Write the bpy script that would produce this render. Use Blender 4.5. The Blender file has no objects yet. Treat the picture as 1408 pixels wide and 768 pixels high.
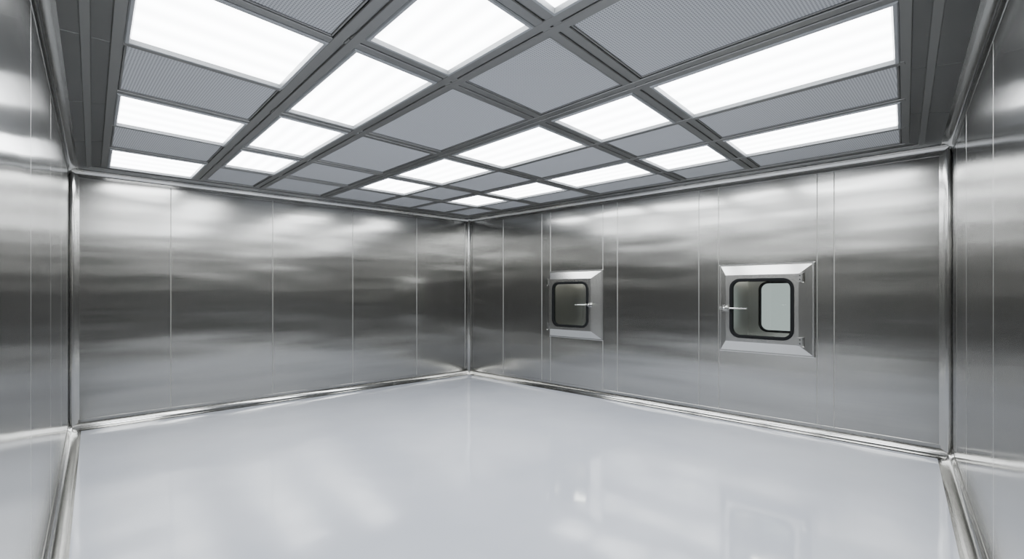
import bpy, math
from mathutils import Vector, Matrix

S = bpy.context.scene
H = 2.733            # ceiling height
# room footprint (metres)
PD = Vector((0.102, -0.418)); PL = Vector((-4.62, 4.93))
PC = Vector((-0.76, 8.40));   PR = Vector((3.83, 4.12))

# ------------------------------------------------------------------ materials
def newmat(name):
    m = bpy.data.materials.new(name); m.use_nodes = True
    nt = m.node_tree
    return m, nt, nt.nodes["Principled BSDF"], nt.nodes["Material Output"]

def ramp(nt, c0, c1, p0=0.0, p1=1.0):
    r = nt.nodes.new("ShaderNodeValToRGB")
    r.color_ramp.elements[0].position = p0; r.color_ramp.elements[0].color = (*c0, 1)
    r.color_ramp.elements[1].position = p1; r.color_ramp.elements[1].color = (*c1, 1)
    return r

def steel(name, col=0.5, rough=0.26, aniso=0.6, rot=0.25, wav=0.12, var=.03, rvar=.05):
    m, nt, b, o = newmat(name); N = nt.nodes; Lk = nt.links
    b.inputs["Metallic"].default_value = 1.0
    b.inputs["Anisotropic"].default_value = aniso
    b.inputs["Anisotropic Rotation"].default_value = rot
    cz = N.new("ShaderNodeCombineXYZ"); cz.inputs[2].default_value = 1.0
    if aniso > 0: Lk.new(cz.outputs[0], b.inputs["Tangent"])
    g = N.new("ShaderNodeNewGeometry")
    # fine brushing: stretched horizontally
    mp = N.new("ShaderNodeMapping"); mp.inputs["Scale"].default_value = (.5, .5, 70)
    Lk.new(g.outputs["Position"], mp.inputs["Vector"])
    n1 = N.new("ShaderNodeTexNoise"); n1.inputs["Scale"].default_value = 1.5
    n1.inputs["Detail"].default_value = 3
    Lk.new(mp.outputs[0], n1.inputs["Vector"])
    r1 = ramp(nt, (col*(1-var), col*(.992-var), col*(.955-var)), (col*(1+var), col*(.992+var), col*(.955+var)), .3, .7)
    Lk.new(n1.outputs["Fac"], r1.inputs["Fac"]); Lk.new(r1.outputs[0], b.inputs["Base Color"])
    mr = N.new("ShaderNodeMapRange"); mr.inputs["From Min"].default_value = .3; mr.inputs["From Max"].default_value = .7
    mr.inputs["To Min"].default_value = rough*(1-rvar); mr.inputs["To Max"].default_value = rough*(1+rvar)
    Lk.new(n1.outputs["Fac"], mr.inputs["Value"]); Lk.new(mr.outputs[0], b.inputs["Roughness"])
    if wav > 0:   # slight oil-canning of the sheet
        mp2 = N.new("ShaderNodeMapping"); mp2.inputs["Scale"].default_value = (.35, .35, 2.2)
        Lk.new(g.outputs["Position"], mp2.inputs["Vector"])
        n2 = N.new("ShaderNodeTexNoise"); n2.inputs["Scale"].default_value = 1.6; n2.inputs["Detail"].default_value = 1.2
        Lk.new(mp2.outputs[0], n2.inputs["Vector"])
        b2 = N.new("ShaderNodeBump"); b2.inputs["Strength"].default_value = wav; b2.inputs["Distance"].default_value = .03
        Lk.new(n2.outputs["Fac"], b2.inputs["Height"])
        Lk.new(b2.outputs[0], b.inputs["Normal"])
    return m

M_wall = steel("brushed_stainless_wall", .465, .20, .6, wav=.24)
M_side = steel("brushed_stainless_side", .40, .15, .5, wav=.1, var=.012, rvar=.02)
M_seam = steel("panel_seam_edge", .68, .4, 0, wav=0)  # paler than the sheet: light caught on panel edges, put into the colour
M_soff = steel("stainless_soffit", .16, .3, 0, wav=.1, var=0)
M_cove = steel("satin_stainless_trim", .5, .14, 0, wav=0, var=0, rvar=0)
M_box = steel("satin_stainless_frame", .50, .24, 0, wav=0, var=0, rvar=0)
M_cham = steel("stainless_chamber", .55, .3, 0, wav=0, var=0)
M_beam = steel("anodised_grid", .25, .36, 0, wav=0, var=0)
M_chrome = steel("polished_chrome", .8, .1, 0, wav=0)

def plain(name, col, rough, metal=0.0, spec=.5):
    m, nt, b, o = newmat(name)
    n = nt.nodes.new("ShaderNodeTexNoise"); n.inputs["Scale"].default_value = 6
    r = ramp(nt, [c*.96 for c in col], [min(1, c*1.04) for c in col])
    nt.links.new(n.outputs["Fac"], r.inputs["Fac"]); nt.links.new(r.outputs[0], b.inputs["Base Color"])
    b.inputs["Roughness"].default_value = rough; b.inputs["Metallic"].default_value = metal
    b.inputs["Specular IOR Level"].default_value = spec
    return m
M_rub = plain("black_rubber", (.006, .0065, .007), .6, spec=.12)
M_dark = plain("dark_groove", (.05, .05, .052), .6)
M_lframe = plain("light_frame_aluminium", (.38, .39, .40), .35, .5)

# floor epoxy
M_floor, nt, b, o = newmat("epoxy_floor")
n = nt.nodes.new("ShaderNodeTexNoise"); n.inputs["Scale"].default_value = 1.1; n.inputs["Detail"].default_value = 3
g = nt.nodes.new("ShaderNodeNewGeometry"); nt.links.new(g.outputs["Position"], n.inputs["Vector"])
r = ramp(nt, (.435, .455, .505), (.49, .51, .56), .3, .7)
nt.links.new(n.outputs["Fac"], r.inputs["Fac"]); nt.links.new(r.outputs[0], b.inputs["Base Color"])
b.inputs["Roughness"].default_value = .08
b.inputs["IOR"].default_value = 1.9
n2 = nt.nodes.new("ShaderNodeTexNoise"); n2.inputs["Scale"].default_value = 2.0; n2.inputs["Detail"].default_value = 2
nt.links.new(g.outputs["Position"], n2.inputs["Vector"])
bp = nt.nodes.new("ShaderNodeBump"); bp.inputs["Strength"].default_value = .07; bp.inputs["Distance"].default_value = .03
nt.links.new(n2.outputs["Fac"], bp.inputs["Height"]); nt.links.new(bp.outputs[0], b.inputs["Normal"])

# perforated filter sheet
M_filt, nt, b, o = newmat("perforated_filter_sheet")
g = nt.nodes.new("ShaderNodeNewGeometry")
mp = nt.nodes.new("ShaderNodeMapping"); mp.inputs["Rotation"].default_value = (0, 0, math.radians(-45))
nt.links.new(g.outputs["Position"], mp.inputs["Vector"])
v = nt.nodes.new("ShaderNodeTexVoronoi"); v.voronoi_dimensions = '2D'; v.inputs["Scale"].default_value = 70; v.inputs["Randomness"].default_value = 0
nt.links.new(mp.outputs[0], v.inputs["Vector"])
r = ramp(nt, (.23, .235, .245), (.56, .57, .59), .24, .38)
nt.links.new(v.outputs["Distance"], r.inputs["Fac"]); nt.links.new(r.outputs[0], b.inputs["Base Color"])
b.inputs["Roughness"].default_value = .5

# lit diffuser
M_lit, nt, b, o = newmat("lit_diffuser")
em = nt.nodes.new("ShaderNodeEmission")
tc = nt.nodes.new("ShaderNodeTexCoord")
sp = nt.nodes.new("ShaderNodeSeparateXYZ"); nt.links.new(tc.outputs["UV"], sp.inputs[0])
mu = nt.nodes.new("ShaderNodeMath"); mu.operation = 'MULTIPLY'; mu.inputs[1].default_value = math.pi*2*4
nt.links.new(sp.outputs["Y"], mu.inputs[0])
co = nt.nodes.new("ShaderNodeMath"); co.operation = 'COSINE'; nt.links.new(mu.outputs[0], co.inputs[0])
mr = nt.nodes.new("ShaderNodeMapRange"); mr.inputs["From Min"].default_value = 1; mr.inputs["From Max"].default_value = -1
mr.inputs["To Min"].default_value = 11.5; mr.inputs["To Max"].default_value = 15
nt.links.new(co.outputs[0], mr.inputs["Value"]); nt.links.new(mr.outputs[0], em.inputs["Strength"])
em.inputs["Color"].default_value = (.94, .97, 1, 1)
nt.links.new(em.outputs[0], o.inputs["Surface"])

# added fill strip, put in to brighten the hatch chambers
M_fill, nt, b, o = newmat("chamber_fill_light")
b.inputs["Emission Color"].default_value = (1, .98, .90, 1); b.inputs["Emission Strength"].default_value = 22

# glass
M_glass, nt, b, o = newmat("pane_glass")
tr = nt.nodes.new("ShaderNodeBsdfTransparent"); tr.inputs[0].default_value = (.88, .92, .91, 1)
gl = nt.nodes.new("ShaderNodeBsdfGlossy"); gl.inputs["Roughness"].default_value = .02
mx = nt.nodes.new("ShaderNodeMixShader"); mx.inputs[0].default_value = .07
nt.links.new(tr.outputs[0], mx.inputs[1]); nt.links.new(gl.outputs[0], mx.inputs[2]); nt.links.new(mx.outputs[0], o.inputs["Surface"])

# ------------------------------------------------------------------ mesh helpers
class MB:
    def __init__(s): s.v = []; s.f = []; s.m = []; s.mats = []; s.uv = {}
    def mi(s, mat):
        if mat not in s.mats: s.mats.append(mat)
        return s.mats.index(mat)
    def face(s, pts, mat, uv=None):
        i = len(s.v); s.v += [tuple(p) for p in pts]
        s.f.append(tuple(range(i, i+len(pts)))); s.m.append(s.mi(mat))
        if uv: s.uv[len(s.f)-1] = uv
    def prism(s, q, z0, z1, mat, bev=0.0):
        """q: 4 xy points (CCW); box from z0 to z1, lower edge bevelled"""
        qq = [Vector(p) for p in q]
        def inset(d):
            r = []
            for i in range(4):
                a, b_, c_ = qq[i-1], qq[i], qq[(i+1) % 4]
                e1 = (b_-a).normalized(); e2 = (c_-b_).normalized()
                n1 = Vector((-e1.y, e1.x)); n2 = Vector((-e2.y, e2.x))
                bi = (n1+n2); bi = bi/ max(.2, bi.dot(n1))
                r.append(b_+bi*d)
            return r
        lo = inset(bev) if bev else qq
        def P(p, z): return (p[0], p[1], z)
        s.face([P(p, z0) for p in reversed(lo)], mat)
        s.face([P(p, z1) for p in qq], mat)
        zb = z0+bev
        for i in range(4):
            j = (i+1) % 4
            if bev: s.face([P(lo[i], z0), P(lo[j], z0), P(qq[j], zb), P(qq[i], zb)], mat)
            s.face([P(qq[i], zb), P(qq[j], zb), P(qq[j], z1), P(qq[i], z1)], mat)
    def box(s, a, b_, mat):
        x0, y0, z0 = a; x1, y1, z1 = b_
        V = [(x0,y0,z0),(x1,y0,z0),(x1,y1,z0),(x0,y1,z0),(x0,y0,z1),(x1,y0,z1),(x1,y1,z1),(x0,y1,z1)]
        for f in ((3,2,1,0),(4,5,6,7),(0,1,5,4),(1,2,6,5),(2,3,7,6),(3,0,4,7)):
            s.face([V[k] for k in f], mat)
    def strip(s, rings, mat, closed=True):
        for a, b_ in zip(rings, rings[1:]):
            n = len(a)
            for i in range(n if closed else n-1):
                j = (i+1) % n
                s.face([a[i], a[j], b_[j], b_[i]], mat)
    def build(s, name, parent=None, mw=None, smooth=False, bevel=0, weld=True):
        me = bpy.data.meshes.new(name); me.from_pydata(s.v, [], s.f)
        for m in s.mats: me.materials.append(m)
        for i, p in enumerate(me.polygons): p.material_index = s.m[i]
        if s.uv:
            ul = me.uv_layers.new(name="UVMap")
            for fi, uvs in s.uv.items():
                for k, li in enumerate(me.polygons[fi].loop_indices): ul.data[li].uv = uvs[k]
        ob = bpy.data.objects.new(name, me); S.collection.objects.link(ob)
        if weld:
            import bmesh
            bm = bmesh.new(); bm.from_mesh(me); bmesh.ops.remove_doubles(bm, verts=bm.verts, dist=.00005)
            bmesh.ops.recalc_face_normals(bm, faces=bm.faces) if smooth else None
            bm.to_mesh(me); bm.free()
        if smooth:
            for p in me.polygons: p.use_smooth = True
            try: me.set_sharp_from_angle(angle=math.radians(35))
            except Exception: pass
        if bevel:
            md = ob.modifiers.new("bevel", 'BEVEL'); md.width = bevel; md.segments = 2; md.limit_method = 'ANGLE'
        if mw is not None: ob.matrix_world = mw
        if parent: ob.parent = parent
        return ob

def frame(P, Q):
    """local frame on a wall seen from inside: x right along wall, y out of the room, z up"""
    d = (Q-P).normalized(); n = Vector((-d.y, d.x))
    return Matrix(((d.x, n.x, 0, P.x), (d.y, n.y, 0, P.y), (0, 0, 1, 0), (0, 0, 0, 1))), (Q-P).length

# ------------------------------------------------------------------ walls
def wall(name, P, Q, seams, holes, mat, z0=.0, z1=H+.05):
    M, L = frame(P, Q); mb = MB(); g = .0006; bv = .0035
    us = [0]+seams+[L]
    for a, b_ in zip(us, us[1:]):
        hole = next((h for h in holes if a-.01 <= h[0] and h[1] <= b_+.01), None)
        o = [(a+g, z0), (b_-g, z0), (b_-g, z1), (a+g, z1)]
        i = [(a+g+bv, z0), (b_-g-bv, z0), (b_-g-bv, z1), (a+g+bv, z1)]
        def P3(p, y): return (p[0], y, p[1])
        if hole:
            h0, h1, k0, k1 = hole
            x0, x1 = i[0][0], i[1][0]
            for (p0, p1, q0, q1) in ((x0, h0, z0, z1), (h1, x1, z0, z1), (h0, h1, z0, k0), (h0, h1, k1, z1)):
                mb.face([(p0,0,q0),(p1,0,q0),(p1,0,q1),(p0,0,q1)], mat)
        else:
            mb.face([P3(p, 0) for p in i], mat)
        for k in (1, 3):
            j = (k+1) % 4
            mb.face([P3(o[k], .0025), P3(o[j], .0025), P3(i[j], 0), P3(i[k], 0)], M_seam)
            mb.face([P3(o[k], bv+.006), P3(o[j], bv+.006), P3(o[j], .0025), P3(o[k], .0025)], mat)
    # backing slab split round holes
    cuts = sorted(holes)
    x = -.06
    for h in cuts:
        mb.box((x, .009, z0), (h[0], .09, z1), M_dark)
        mb.box((h[0], .009, z0), (h[1], .09, h[2]), M_dark)
        mb.box((h[0], .009, h[3]), (h[1], .09, z1), M_dark)
        x = h[1]
    mb.box((x, .009, z0), (L+.06, .09, z1), M_dark)
    return mb.build(name, mw=M, weld=False)

hole1 = (4.39, 5.19, .87, 1.67); hole2 = (1.895, 2.695, .87, 1.67)
wall("wall_north", PL, PC, [.05, .867, 1.964, 3.054, 4.128, 5.10], [], M_wall)
wall("wall_east", PC, PR, [.07, .842, 1.666, 1.836, 2.754, 2.981, 4.077, 4.304, 5.277, 5.421, 6.215], [hole1, hole2], M_wall)
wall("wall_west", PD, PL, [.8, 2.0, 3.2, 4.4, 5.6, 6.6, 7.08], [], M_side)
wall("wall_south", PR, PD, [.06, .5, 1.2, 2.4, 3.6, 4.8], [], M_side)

# floor / ceiling slabs
def quad_out(d):
    c = (PD+PL+PC+PR)/4
    return [tuple(p+(p-c).normalized()*d) for p in (PD, PR, PC, PL)]
mb = MB(); mb.prism(quad_out(.1), -.1, 0, M_floor); mb.build("floor")

# ------------------------------------------------------------------ ceiling
def bil(a, b_): return (PD*(1-a)+PR*a)*(1-b_)+(PL*(1-a)+PC*a)*b_
def cell(a0, a1, b0, b1, g0, g1, h0, h1):
    """corner points of a grid bay, shrunk by metre gaps (a-low,a-high,b-low,b-high)"""
    q = [bil(a0, b0), bil(a1, b0), bil(a1, b1), bil(a0, b1)]
    ga = [h0, g1, h1, g0]  # edge 0: b0 side, 1: a1 side, 2: b1, 3: a0
    lines = []
    for i in range(4):
        p, r_ = q[i], q[(i+1) % 4]; e = (r_-p).normalized(); nn = Vector((-e.y, e.x))
        lines.append((p+nn*ga[i], e))
    out = []
    for i in range(4):
        (p1, e1), (p2, e2) = lines[i-1], lines[i]
        den = e1.x*e2.y-e1.y*e2.x; t = ((p2-p1).x*e2.y-(p2-p1).y*e2.x)/den
        out.append(p1+e1*t)
    return [tuple(p) for p in out]

W, T = .062, .026     # half gaps of wide and thin rails
pa = [.052, .207, .325, .478, .616, .728, .847, .938]
pw = [T, W, W, W, T, T, T, T]
rb = [.049, .240, .360, .542, .700, .824, .941]
rw = [T, W, W, W, W, W, T]
cb = [.049, .14, .25, .372, .486, .596, .710, .817, .941]

mb = MB(); ZP = H                # ceiling slab above the panels
mb.prism(quad_out(.1), H+.03, H+.13, M_dark)
# soffit between the grid and walls
inner = [bil(pa[0], rb[0]), bil(pa[-1], rb[0]), bil(pa[-1], rb[-1]), bil(pa[0], rb[-1])]
outer = [bil(0, 0), bil(1, 0), bil(1, 1), bil(0, 1)]
for i in range(4):
    j = (i+1) % 4; N_ = 6
    for k in range(N_):
        t0, t1 = k/N_, (k+1)/N_
        e = (outer[j]-outer[i]).length; gp = .002/e
        o0, o1 = outer[i].lerp(outer[j], t0+gp), outer[i].lerp(outer[j], t1-gp)
        i0, i1 = inner[i].lerp(inner[j], t0+gp), inner[i].lerp(inner[j], t1-gp)
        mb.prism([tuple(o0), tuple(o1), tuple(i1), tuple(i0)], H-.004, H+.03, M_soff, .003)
mb.build("ceiling", weld=False)

# rails
mb = MB()
def rail(p, q, hw, z, double):
    e = (q-p).normalized(); n = Vector((-e.y, e.x))
    def seg(o0, o1, za, zb, mat, bev):
        mb.prism([tuple(p+n*o0), tuple(p+n*o1), tuple(q+n*o1), tuple(q+n*o0)][::-1], za, zb, mat, bev)
    if double:
        seg(-hw, -.006, z, H+.03, M_beam, .004); seg(.006, hw, z, H+.03, M_beam, .004)
        seg(-.02, .02, z+.009, H+.03, M_beam, 0)
    else:
        seg(-hw, hw, z, H+.03, M_beam, .004)
for a, w in zip(pa, pw):
    rail(bil(a, rb[0]), bil(a, rb[-1]), w, H-.020, w == W)
for b_, w in zip(rb, rw):
    rail(bil(pa[1] if 0 < rb.index(b_) < 6 else pa[0], b_), bil(pa[-1], b_), w, H-.018, w == W)
for b_ in cb[1:-1]:
    rail(bil(pa[0], b_), bil(pa[1], b_), T, H-.018, False)
# outer channel around the grid
ch = [(bil(.030, .032), bil(.030, .958)), (bil(.966, .032), bil(.966, .958)), (bil(.030, .032), bil(.966, .032)), (bil(.030, .962), bil(.966, .962))]
for p, q in ch: rail(p, q, .022, H-.012, False)
mb.build("ceiling_grid", weld=False)

def light_panel(q, along_b=False):
    mb = MB(); qq = [Vector(p) for p in q]
    def ins(d):
        r = []
        for i in range(4):
            a, b_, c_ = qq[i-1], qq[i], qq[(i+1) % 4]
            e1 = (b_-a).normalized(); e2 = (c_-b_).normalized()
            n1 = Vector((-e1.y, e1.x)); n2 = Vector((-e2.y, e2.x)); bi = n1+n2; bi = bi/bi.dot(n1)
            r.append(b_+bi*d)
        return r
    def R(d, z): return [(p.x, p.y, z) for p in ins(d)]
    mb.strip([R(-.004, H+.02), R(-.004, H-.020), R(.002, H-.026), R(.016, H-.026), R(.024, H-.004)], M_lframe)
    r = R(.022, H-.005)
    uv = [(0, 1), (1, 1), (1, 0), (0, 0)]
    if along_b: uv = [(v_, u_) for u_, v_ in uv]
    mb.face([r[3], r[2], r[1], r[0]], M_lit, uv)
    mb.build("ceiling_light_panel", weld=False)
def filter_panel(q):
    mb = MB(); qq = [Vector(p) for p in q]
    mb.prism(q, H-.006, H+.02, M_filt, 0)
    for i in range(4):
        a, b_ = qq[i], qq[(i+1) % 4]; e = (b_-a).normalized(); n = Vector((-e.y, e.x))
        mb.prism([tuple(a), tuple(b_), tuple(b_+n*.012), tuple(a+n*.012)], H-.012, H-.005, M_beam, .002)
    mb.build("hepa_filter_panel", weld=False)

lightset = {1: {0, 1, 2, 3, 4}, 3: {0, 1, 2, 3, 4}, 5: {0, 1, 2, 3, 4}}
for ci in range(1, 7):
    for ri in range(6):
        q = cell(pa[ci], pa[ci+1], rb[ri], rb[ri+1], pw[ci]+.002, pw[ci+1]+.002, rw[ri]+.002, rw[ri+1]+.002)
        if ri in lightset.get(ci, ()): light_panel(q, True)
        else: filter_panel(q)
for k in range(len(cb)-1):
    q = cell(pa[0], pa[1], cb[k], cb[k+1], T+.002, W+.002, T+.002, T+.002)
    (light_panel if k in (1, 3, 5, 7) else filter_panel)(q)

# ------------------------------------------------------------------ coves
tn = [0]
def trim(pr, M, L):
    mb = MB()
    r0 = [(0, *p) for p in pr]; r1 = [(L, *p) for p in pr]
    mb.strip([r0, r1], M_cove, closed=False)
    tn[0] += 1
    mb.build("trim_%d" % tn[0], mw=M, smooth=True)
for P, Q, nm in ((PL, PC, 'n'), (PC, PR, 'e'), (PD, PL, 'w'), (PR, PD, 's')):
    M, L = frame(P, Q)
    r = .075
    arc = [(-r+r*math.cos(t), r-r*math.sin(t)) for t in [i*math.pi/2/8 for i in range(9)]]
    low = [(0, r+.03), (-.004, r+.028), (-.004, r)]+[(y-.004, z) for y, z in arc]+[(-r-.02, .002), (-r-.02, 0)]
    trim(low, M, L)
    r = .05
    arc = [(-r+r*math.cos(t), H-.004-r+r*math.sin(t)) for t in [i*math.pi/2/8 for i in range(9)]]
    top = [(0, H-.004-r-.03), (-.004, H-.004-r-.028)]+[(y-.004, z) for y, z in arc]+[(-r-.022, H-.006)]
    trim(top, M, L)
for Pc, A_, B_ in ((PL, PD, PC), (PC, PL, PR), (PR, PC, PD), (PD, PR, PL)):
    a = (A_-Pc).normalized(); b_ = (B_-Pc).normalized(); r = .06
    p0 = Pc+a*(r+.02)+b_*.003; p1 = Pc+a*r+b_*.005; p2 = Pc+b_*r+a*.005; p3 = Pc+b_*(r+.02)+a*.003
    mid = Pc+a*.005+b_*.005
    pts = [p0]+[p1.lerp(mid, t).lerp(mid.lerp(p2, t), t) for t in [i/8 for i in range(9)]]+[p3]
    mb = MB()
    mb.strip([[(p.x, p.y, 0) for p in pts], [(p.x, p.y, H) for p in pts]], M_cove, closed=False)
    tn[0] += 1; mb.build("trim_%d" % tn[0], smooth=True)

# ------------------------------------------------------------------ pass-through boxes
def rr(w, h, r, y, cx=0, cz=0, n=8):
    pts = []
    for (sx, sz, a0) in ((1, 1, 0), (-1, 1, 90), (-1, -1, 180), (1, -1, 270)):
        for k in range(n+1):
            t = math.radians(a0+90*k/n)
            pts.append((cx+sx*(w/2-r)+r*math.cos(t), y, cz+sz*(h/2-r)+r*math.sin(t)))
    return pts
def cylx(mb, c, r, l, axis, mat, n=20):
    ring = lambda o: [((c[0]+o, c[1]+r*math.cos(t), c[2]+r*math.sin(t)) if axis == 'x' else
                       (c[0]+r*math.cos(t), c[1]+o, c[2]+r*math.sin(t)) if axis == 'y' else
                       (c[0]+r*math.cos(t), c[1]+r*math.sin(t), c[2]+o)) for t in [2*math.pi*i/n for i in range(n)]]
    a, b_ = ring(-l/2), ring(l/2)
    mb.strip([a, b_], mat); mb.face(a, mat); mb.face(b_[::-1], mat)

def passbox(uc, wc, side, back_open):
    """uc: frame centre on wall, wc: window centre, side: -1 handle on the left, +1 on the right"""
    M, L = frame(PC, PR)
    e = bpy.data.objects.new("pass_through_box", None); S.collection.objects.link(e)
    e.matrix_world = M @ Matrix.Translation((uc, 0, 1.268)); e.empty_display_size = .2
    bpy.context.view_layer.update()
    def bld(mb, nm, **k):
        ob = mb.build(nm, **k); ob.parent = e; return ob
    ox = wc-uc; ww, wh = .62, .64
    # flange and sloping frame
    mb = MB()
    mb.strip([rr(.94, .98, .004, 0), rr(.94, .98, .004, -.022), rr(.925, .965, .004, -.026), rr(.90, .94, .004, -.026),
              rr(ww+.10, wh+.10, .004, -.062, ox), rr(ww, wh, .10, -.062, ox), rr(ww, wh, .10, -.02, ox), rr(.78, .78, .01, -.005)], M_box)
    bld(mb, "frame")
    # gasket
    mb = MB()
    mb.strip([rr(ww+.020, wh+.020, .110, -.061, ox), rr(ww+.016, wh+.016, .108, -.072, ox), rr(ww-.010, wh-.010, .095, -.076, ox),
              rr(ww-.042, wh-.042, .079, -.073, ox), rr(ww-.052, wh-.052, .074, -.066, ox), rr(ww-.052, wh-.052, .074, -.03, ox)], M_rub)
    bld(mb, "gasket", smooth=True)
    mb = MB(); mb.face(rr(ww-.03, wh-.03, .085, -.06, ox), M_glass); bld(mb, "glass_pane")
    # chamber
    D = .75; mb = MB()
    bx, bz = 0, 0.0; bw, bh = .50, .59
    mb.strip([rr(.78, .78, .01, -.005), rr(.78, .78, .01, D)], M_cham)
    mb.strip([rr(.78, .78, .01, D), rr(bw, bh, .09, D, bx, bz), rr(bw, bh, .09, D+.05, bx, bz)], M_cham)
    mb.strip([rr(.80, .80, .01, .0), rr(.80, .80, .01, D+.05), rr(bw, bh, .09, D+.05, bx, bz)], M_cham)
    mb.box((-.2, .25, .372), (.2, .31, .388), M_fill)  # added fill light under the chamber top
    bld(mb, "chamber")
    mb = MB()
    mb.strip([rr(bw+.03, bh+.03, .10, D-.001, bx, bz), rr(bw+.03, bh+.03, .10, D-.014, bx, bz), rr(bw-.02, bh-.02, .08, D-.014, bx, bz), rr(bw-.02, bh-.02, .08, D+.02, bx, bz)], M_rub)
    bld(mb, "outer_gasket")
    mb = MB(); mb.face(rr(bw, bh, .09, D+.01, bx, bz), M_glass if back_open else M_cham); bld(mb, "outer_pane")
    # latch
    hx = ox+side*(ww/2+.05); mb = MB()
    mb.box((hx-.03, -.072, -.032), (hx+.03, -.060, .032), M_chrome)
    cylx(mb, (hx, -.085, 0), .017, .05, 'y', M_chrome)
    mb.box((hx-.055, -.112, -.011), (hx+.055, -.096, .011), M_chrome)
    cylx(mb, (hx-side*.12, -.104, 0), .007, .22, 'x', M_chrome)
    cylx(mb, (hx-side*.0, -.104, 0), .019, .012, 'x', M_chrome)
    bld(mb, "latch_handle", bevel=.003)
    # hinges
    for k, zz in enumerate((.33, -.33)):
        mb = MB(); sx = ox-side*(ww/2+.075)
        cylx(mb, (sx-side*.02, -.068, zz), .012, .10, 'z', M_chrome)
        mb.box((sx-.028, -.066, zz-.045), (sx+.028, -.056, zz+.045), M_box)
        for dz in (-.02, .02): cylx(mb, (sx+side*.012, -.068, zz+dz), .006, .006, 'y', M_dark, 10)
        bld(mb, "hinge_%d" % (k+1), bevel=.002)
    return e
passbox(4.79, 4.765, -1, True)
passbox(2.295, 2.235, 1, False)

# ------------------------------------------------------------------ world (bright adjoining space seen through the hatch)
w = bpy.data.worlds.new("world"); S.world = w; w.use_nodes = True
bg = w.node_tree.nodes["Background"]; bg.inputs[0].default_value = (.80, .88, .86, 1); bg.inputs[1].default_value = .8

# ------------------------------------------------------------------ camera
cd = bpy.data.cameras.new("camera"); cam = bpy.data.objects.new("camera", cd); S.collection.objects.link(cam)
cam.location = (0, 0, 1.45); cam.rotation_euler = (math.radians(90), 0, 0)
cd.sensor_width = 36; cd.lens = 36*650/1408; cd.shift_y = 17/1408; cd.clip_start = .02
S.camera = cam
